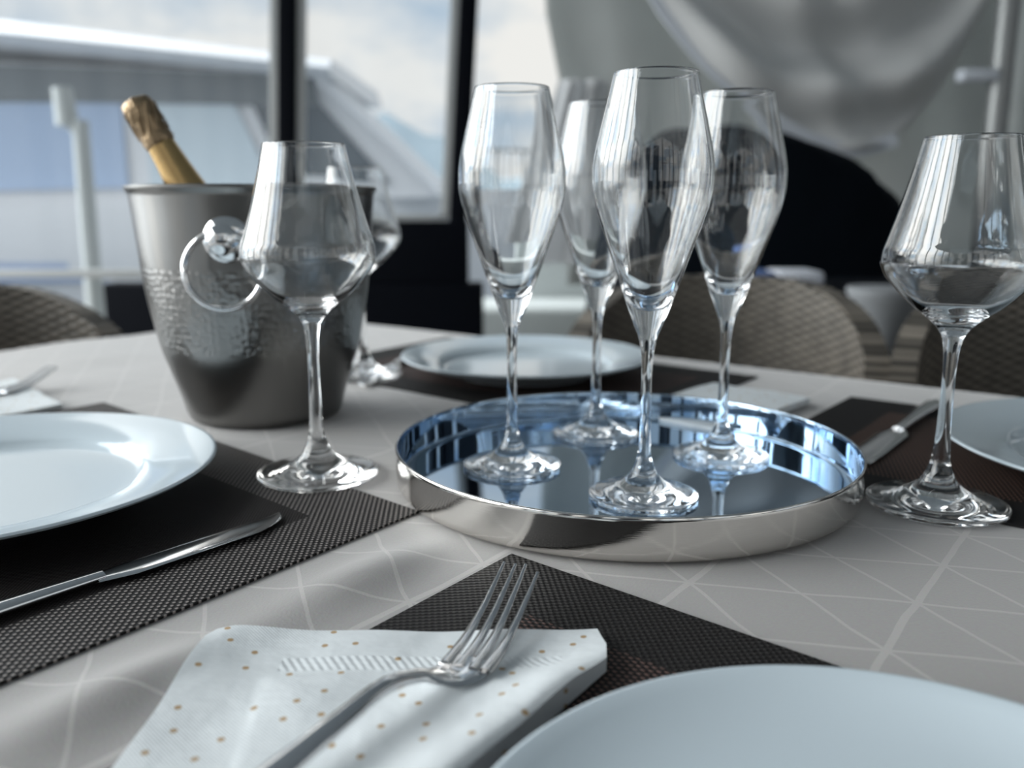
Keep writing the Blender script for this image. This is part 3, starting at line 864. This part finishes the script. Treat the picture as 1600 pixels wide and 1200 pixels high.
# ------------------------------------------------------------------ glasses
def glass_parts(outer, inner, cut1, cut2, n=72):
    """outer: (z,r) from foot top to rim; inner from rim down to the bowl bottom; returns three lathe meshes with matching normals"""
    foot = [(0.0012, 0.0), (0.0010, outer[0][1] * .55), (0.0, outer[0][1] * .80), (0.0, outer[0][1] - .0012)]
    out = pchip(outer, 7); inn = pchip(inner, 7)
    path = foot + out + inn[1:]
    nz_ = []
    for i in range(len(path)):
        a = path[max(0, i - 1)]; b_ = path[min(len(path) - 1, i + 1)]
        dz, dr = b_[0] - a[0], b_[1] - a[1]; L = sqrt(dz * dz + dr * dr) or 1
        nz_.append((dz / L, -dr / L))
    nz_[0] = (0, -1); nz_[-1] = (0, 1)
    i1 = next(i for i, p in enumerate(path) if i > 6 and p[0] >= cut1); i2 = next(i for i, p in enumerate(path) if i > i1 and p[0] >= cut2)
    res = []
    for nm, (a, b_) in (('foot', (0, i1)), ('stem', (i1, i2)), ('bowl', (i2, len(path) - 1))):
        seg = path[a:b_ + 1]; nn = nz_[a:b_ + 1]
        v, f = lathe_geo([(r, z) for z, r in seg], n)
        me = bpy.data.meshes.new(nm); me.from_pydata([tuple(p) for p in v], [], f); me.update()
        me.polygons.foreach_set('use_smooth', [True] * len(me.polygons))
        nor = []
        for (z, r), (nr, nzz) in zip(seg, nn):
            if r < 1e-7: nor.append((0, 0, 1 if nzz > 0 else -1))
            else:
                for j in range(n):
                    q = 2 * pi * j / n; nor.append((nr * cos(q), nr * sin(q), nzz))
        me.normals_split_custom_set_from_vertices(nor)
        me.materials.append(M_glass); res.append((nm, me))
    return res
flute_out = [(.0010, .0335), (.0026, .0336), (.0036, .0320), (.0056, .0240), (.0088, .0160), (.0145, .0092), (.0209, .0060), (.0291, .0040), (.0533, .0033), (.0732, .0032), (.0900, .0038), (.0985, .0052), (.1080, .0088), (.1170, .0122), (.1311, .0172), (.1498, .0236), (.1683, .0300), (.1792, .0331), (.1905, .0347), (.1975, .0347), (.2060, .0338), (.2189, .0310), (.2361, .0270), (.2480, .0243), (.2500, .02385), (.2505, .02370), (.2507, .02345)]
flute_in = [(.2507, .02345), (.2505, .02320), (.2500, .02308), (.2480, .02345), (.2361, .0261), (.2189, .0301), (.2060, .0329), (.1975, .0338), (.1905, .0338), (.1792, .0321), (.1683, .0289), (.1498, .0222), (.1340, .0158), (.1230, .0095), (.1185, .0045), (.1175, .0)]
wine_out = [(.0010, .0408), (.0024, .0409), (.0034, .0395), (.0054, .0310), (.0086, .0200), (.0138, .0122), (.0179, .0094), (.024, .0066), (.0301, .0052), (.0541, .0039), (.0776, .0036), (.0931, .0042), (.1030, .0058), (.1090, .0092), (.1160, .0165), (.1216, .0240), (.1329, .0352), (.1420, .0418), (.1480, .0434), (.1530, .0430), (.1600, .0410), (.1714, .0375), (.1894, .0325), (.2060, .0284), (.2160, .0262), (.2178, .02582), (.2183, .02566), (.2185, .0254)]
wine_in = [(.2185, .0254), (.2183, .02514), (.2178, .02504), (.2160, .02536), (.2060, .0276), (.1894, .0316), (.1714, .0365), (.1600, .0400), (.1530, .0420), (.1480, .0424), (.1425, .0408), (.1340, .0343), (.1230, .0222), (.1175, .0120), (.1160, .0)]
FL = glass_parts(flute_out, flute_in, .026, .100)
WG = glass_parts(wine_out, wine_in, .028, .103)
def glass(name, parts, x, y, z, label, cat, group, tilt=0.0):
    r = empty(name, (x, y, z)); tag(r, label, cat, group)
    for nm, me in parts:
        o = bpy.data.objects.new(nm, me); COL.objects.link(o); o.parent = r
    return r
zt_ = TZ + .0016 + .0031
glass('champagne_flute', FL, .0812, .5190, zt_, 'champagne flute at the front of the tray, tallest in view', 'glass', 'champagne flutes on the tray')
glass('champagne_flute', FL, .0, .5836, zt_, 'leftmost champagne flute on the tray, in front of the black window post', 'glass', 'champagne flutes on the tray')
glass('champagne_flute', FL, .0655, .6700, zt_, 'rearmost champagne flute on the tray, half hidden between two others', 'glass', 'champagne flutes on the tray')
glass('champagne_flute', FL, .1498, .6080, zt_, 'rightmost champagne flute on the tray, against the black cover', 'glass', 'champagne flutes on the tray')
glass('wine_glass', WG, .2606, .5135, TZ + .0018, 'wine glass at the right, beside the steel tray', 'glass', 'wine glasses')
glass('wine_glass', WG, -.1322, .5750, TZ + .0018, 'wine glass in front of the ice bucket, beside the left plate', 'glass', 'wine glasses')
glass('wine_glass', WG, -.160, .930, TZ + .0018, 'far wine glass mostly hidden behind the ice bucket', 'glass', 'wine glasses')

# ------------------------------------------------------------------ ice bucket and bottle
bx, by = -.2185, .762
bu = empty('ice_bucket', (bx, by, TZ + .0010)); tag(bu, 'steel ice bucket with a hammered band and ring handles', 'bucket')
bo = [(0, .0), (.058, .0), (.0640, .0016), (.0665, .006), (.0700, .020), (.0770, .042), (.0838, .064), (.0866, .078), (.0915, .105), (.0945, .130), (.0968, .155), (.0990, .180), (.1000, .1895), (.1015, .1925), (.1025, .1940), (.1025, .1958), (.1012, .1966)]
bi = [(.1000, .1958), (.0975, .185), (.0950, .155), (.0925, .130), (.0895, .105), (.0820, .064), (.0680, .020), (.0630, .005), (0, .004)]
bof = [(r, z) for z, r in pchip([(z, r) for r, z in bo[3:13]], 6)]
lathe('body', bo[:3] + bof + bo[13:] + bi, M_bucket, bu, 128, sharp=50)
for a in (radians(-87), radians(93)):
    d = Vector((cos(a), sin(a), 0)); t = Vector((-sin(a), cos(a), 0))
    rot = d.to_track_quat('Z', 'Y').to_matrix()
    kb = lathe('handle_boss', [(0, -.002), (.0175, -.002), (.0175, .0015), (.015, .0035), (.010, .005), (.009, .010), (.0115, .013), (.0115, .017), (.008, .0205), (0, .0215)], M_polish, bu, 32, origin=d * .0963 + Vector((0, 0, .156)), axis=rot)
    g = G(); c0 = d * .1125 + Vector((0, 0, .1335)); rr = .0285
    g.tube([c0 + t * rr * cos(q * 2 * pi / 48) + (Vector((0, 0, 1)) * .985 + d * -.05) * rr * sin(q * 2 * pi / 48) for q in range(48)], .0024, 10, closed=True)
    g.make('ring', M_polish, kb)
# bottle leaning in the bucket
ax = Vector((-.465, -.03, .885)).normalized(); top = Vector((-.3085, .748, TZ + .266))
bt = empty('champagne_bottle', top - ax * .262); tag(bt, 'champagne bottle with gold foil neck leaning in the ice bucket', 'bottle')
rot = ax.to_track_quat('Z', 'Y').to_matrix()
def axpart(name, prof, mat): return lathe(name, prof, mat, bt, 48, axis=rot)
axpart('glass_body', [(0, 0), (.030, 0), (.033, .004), (.033, .090), (.031, .105), (.0262, .128), (.0212, .148), (0, .148)], M_bottle)
foil = [(r, z) for z, r in pchip([(.146, .0222), (.165, .0180), (.185, .0150), (.205, .0128), (.220, .0116), (.226, .0112)], 6)]
axpart('foil_neck', [(0, .146)] + foil + [(0, .226)], M_gold)
v, f = lathe_geo([(0, .222), (.0118, .222), (.0128, .226), (.0122, .231), (.0115, .234), (.0122, .238), (.0128, .246), (.0130, .254), (.0118, .260), (.008, .2625), (0, .263)], 48, axis=rot)
g = G()
v = [p + Vector((random.uniform(-1, 1), random.uniform(-1, 1), random.uniform(-1, 1))) * .0006 for p in v]
g.add(v, f)
for q in range(12):
    a0 = q * pi / 6
    g.tube([rot @ Vector((.0134 * cos(a0 + .25 * k_), .0134 * sin(a0 + .25 * k_), .232 + .0075 * k_)) for k_ in range(4)], .0007, 6)
g.make('wired_cap', M_goldcr, bt, sharp=70)

# ------------------------------------------------------------------ napkins
def napkin(poly, hfun, origin, label, cuts=26):
    """folded paper napkin: outline (x, y), height from hfun, closed underside"""
    bm = bmesh.new()
    vs = [bm.verts.new((x, y, 0)) for x, y in poly]; bm.faces.new(vs)
    bmesh.ops.triangulate(bm, faces=bm.faces[:])
    for _ in range(6):
        ed = [e for e in bm.edges if e.calc_length() > 0.0045]
        if not ed: break
        bmesh.ops.subdivide_edges(bm, edges=ed, cuts=1); bmesh.ops.triangulate(bm, faces=bm.faces[:])
    bm.verts.ensure_lookup_table(); bm.normal_update()
    V = [v.co.copy() for v in bm.verts]; F = [[v.index for v in f.verts] for f in bm.faces]
    bd = [(e.verts[0].index, e.verts[1].index) for e in bm.edges if e.is_boundary]
    bm.faces.ensure_lookup_table()
    if bm.faces[0].normal.z < 0: F = [f[::-1] for f in F]
    bm.free(); n = len(V)
    topv = [Vector((v.x, v.y, hfun(v.x, v.y) + hump(*to_sn(v.x, v.y)))) for v in V]; botv = [Vector((v.x, v.y, .0002 + hump(*to_sn(v.x, v.y)))) for v in V]
    FF = F + [[n + i for i in reversed(f)] for f in F]
    fe = set()
    for f in F:
        for i in range(3): fe.add((f[i], f[(i + 1) % 3]))
    for a, b_ in bd:
        if (a, b_) in fe: FF.append([b_, a, n + a, n + b_])
        else: FF.append([a, b_, n + b_, n + a])
    o = mesh_obj('napkin', [v - Vector((origin[0], origin[1], 0)) for v in topv + botv], FF, M_napkin, None, True, 50, uvs=[(v.x, v.y) for v in V] + [(v.x + .006, v.y - .010) for v in V])
    o.location = (origin[0], origin[1], TZ + .0019)
    return tag(o, label, 'napkin', 'dotted paper napkins')
def seg_d(x, y, ax_, ay, bx_, by_):
    """signed distance to a directed line, positive on its left"""
    dx, dy = bx_ - ax_, by_ - ay; L = sqrt(dx * dx + dy * dy); return (dx * (y - ay) - dy * (x - ax_)) / L
def nap_h(x, y):
    d = seg_d(x, y, -.050, .190, .0400, .3150)             # inside the folded right edge
    h = 0.0022
    roll = 0.0068 * exp(-((d - .006) / .016) ** 2) if d > 0 else 0
    if 0 <= d < .006: roll *= sqrt(max(0, 1 - ((.006 - d) / .0065) ** 2))
    h += roll * min(1, max(0.15, (0.345 - y) / 0.05))
    # raised top flap
    f1 = -seg_d(x, y, -.0945, .3085, .05, .3175); f2 = seg_d(x, y, -.0945, .3085, -.086, .20) 
    e = min(f1, f2)
    h += 0.0006 / (1 + exp(-e / .0008)) + (.0012 * min(1, max(0, e) / .04))
    h += 0.0007 * sin(x * 90 + y * 40) * sin(y * 75 - x * 30)
    return max(.0008, h)
napkin([(-.1270, .336), (-.1245, .3425), (-.118, .3455), (.0365, .3465), (.0385, .330), (.0372, .316), (-.050, .192), (-.130, .19)], nap_h, (-.05, .28), 'white dotted napkin in front with a fork lying across it')
def nap_flat(x, y): return .0035 + .0008 * sin(x * 60 + 1) * sin(y * 50)
def quad_sn(*p): return [tuple(sn(s, n)[:2]) for s, n in p]
napkin(quad_sn((-.355, .81), (-.255, .80), (-.27, .64), (-.37, .65))[::-1], lambda x, y: nap_flat(x, y) + .003, tuple(sn(-.31, .73)[:2]), 'napkin behind the tray, right of the far plate')
napkin(quad_sn((-.95, .405), (-.79, .375), (-.79, .22), (-.95, .25))[::-1], nap_flat, tuple(sn(-.87, .31)[:2]), 'napkin behind the left plate with a fork on it')

# ------------------------------------------------------------------ cutlery
def sweep(stations, n=14):
    """stations: (centre, width dir, half width, half thickness)"""
    rings = []
    for i, (c, w, hw, ht) in enumerate(stations):
        t = (stations[min(i + 1, len(stations) - 1)][0] - stations[max(i - 1, 0)][0]).normalized()
        w = (w - t * w.dot(t)).normalized(); u = w.cross(t).normalized()
        rings.append([c + w * hw * cos(2 * pi * j / n) + u * ht * sin(2 * pi * j / n) for j in range(n)])
    g = G(); g.loft(rings); return g
def spline(P, k=8):
    out = []
    for i in range(len(P) - 1):
        a, b_, c, d = P[max(i - 1, 0)], P[i], P[i + 1], P[min(i + 2, len(P) - 1)]
        for j in range(k):
            u = j / k; out.append(tuple(0.5 * ((2 * b_[q]) + (-a[q] + c[q]) * u + (2 * a[q] - 5 * b_[q] + 4 * c[q] - d[q]) * u * u + (-a[q] + 3 * b_[q] - 3 * c[q] + d[q]) * u ** 3) for q in range(len(b_))))
    out.append(tuple(P[-1])); return out
def fork(points, tips, roots, label, loc):
    """points: (x, y, z, halfwidth, halfthick) from the tine root back to the handle end"""
    r = empty('fork', loc); tag(r, label, 'fork', 'table forks'); L = Vector(loc)
    st = []
    P = spline(points)
    for i, p in enumerate(P):
        c = Vector(p[:3]) - L; q = Vector(P[min(i + 1, len(P) - 1)][:3]) - Vector(P[max(i - 1, 0)][:3]); q.z = 0; q.normalize()
        st.append((c, Vector((-q.y, q.x, 0)), max(.0003, p[3]), max(.0003, p[4])))
    sweep(st).make('handle', M_cutlery, r, sharp=60)
    W_ = Vector((st[0][1]))
    for a, b_ in zip(roots, tips):
        a, b_ = Vector(a) - L, Vector(b_) - L; ss = []
        for i in range(15):
            t = i / 14; p = a.lerp(b_, t); p.z += -0.0052 * sin(pi * t) * (1 - .3 * t)
            ss.append((p, W_, .0026 * (1 - .74 * t ** 1.1) + .0001, .0014 * (1 - .55 * t)))
        sweep(ss, 10).make('tine', M_cutlery, r, sharp=60)
    return r
zz = TZ + .0019
FP = [(-.0160, .3150, zz + .0060, .0098, .0010), (-.0192, .3078, zz + .0054, .0108, .0012), (-.0240, .3030, zz + .0056, .0096, .0014), (-.0295, .2995, zz + .0074, .0064, .0019), (-.0350, .2955, zz + .0100, .0040, .0024), (-.0450, .2825, zz + .0135, .0036, .0030), (-.0560, .2640, zz + .0130, .0043, .0029), (-.0660, .2490, zz + .0112, .0054, .0026), (-.0760, .2350, zz + .0095, .0064, .0022), (-.0900, .2170, zz + .0078, .0064, .0017), (-.1010, .2030, zz + .0070, .0062, .0015), (-.1050, .1980, zz + .0066, .0030, .0012)]
roots = [(-.0258, .3100, zz + .0066), (-.0204, .3085, zz + .0060), (-.0150, .3066, zz + .0060), (-.0102, .3044, zz + .0066)]
tips = [(-.0036, .3805, zz + .0185), (.0016, .3782, zz + .0185), (.0063, .3780, zz + .0185), (.0115, .3690, zz + .0185)]
fork(FP, tips, roots, 'fork lying on the front dotted napkin, tines raised', (-.05, .28, zz + .004))
# same fork pattern for the left setting, moved and turned
def move(p, ang, dx, dy, c0=(-.0190, .3075)):
    x, y = p[0] - c0[0], p[1] - c0[1]; return (c0[0] + dx + x * cos(ang) - y * sin(ang), c0[1] + dy + x * sin(ang) + y * cos(ang)) + tuple(p[2:])
an, dx, dy = radians(4), -.4700, .5080
fork([move(p, an, dx, dy) for p in FP], [move(p, an, dx, dy) for p in tips], [move(p, an, dx, dy) for p in roots], 'blurred fork on the napkin behind the left plate', (-.52, .78, zz + .004))

def knife(tip, heel, end, label, roll=0.0):
    """flat table knife: blade from tip to heel, handle from heel to end"""
    tip, heel, end = Vector(tip), Vector(heel), Vector(end)
    r = empty('knife', heel); tag(r, label, 'knife', 'table knives')
    d = (heel - tip).normalized(); w = Vector((-d.y, d.x, 0)).normalized(); w = (w * cos(roll) + Vector((0, 0, 1)) * sin(roll)).normalized()
    st = []
    L = (heel - tip).length
    for i in range(22):
        t = i / 21; hw = .0108 * min(1, (t * 4.2 + .012)) ** 0.5; off = -(.0108 - hw) * 0.9
        if t > .86: hw = .0108 - .0052 * (t - .86) / .14; off = 0.0
        st.append((tip.lerp(heel, t) - heel + w * off, w, hw, .0009 + .0004 * t))
    sweep(st, 12).make('blade', M_cutlery, r, sharp=35)
    st = []
    for i in range(20):
        t = i / 19; hw = .0046 + .0034 * t ** 1.2; ht = .0024 + .0008 * sin(pi * t)
        if t > .93: hw *= sqrt(max(.02, 1 - ((t - .93) / .075) ** 2))
        st.append((heel.lerp(end, t) - heel + d * -.004 * (1 - t) + Vector((0, 0, .0012)), w, hw, ht))
    sweep(st, 14).make('handle', M_cutlery, r, sharp=60)
    return r
kz = TZ + .0036
knife((-.1315, .4880, kz), (-.2030, .3985, kz), (-.2760, .3060, kz + .0004), 'steel knife on the dark placemat right of the left plate', radians(4))
knife((.2440, .5990, kz), (.3140, .6900, kz), (.3890, .7860, kz + .0004), 'steel knife on the brown placemat beside the right plate')
knife((-.1560, .8680, kz), (-.1330, .9900, kz), (-.1080, 1.105, kz + .0004), 'knife left of the far plate, right of the ice bucket')
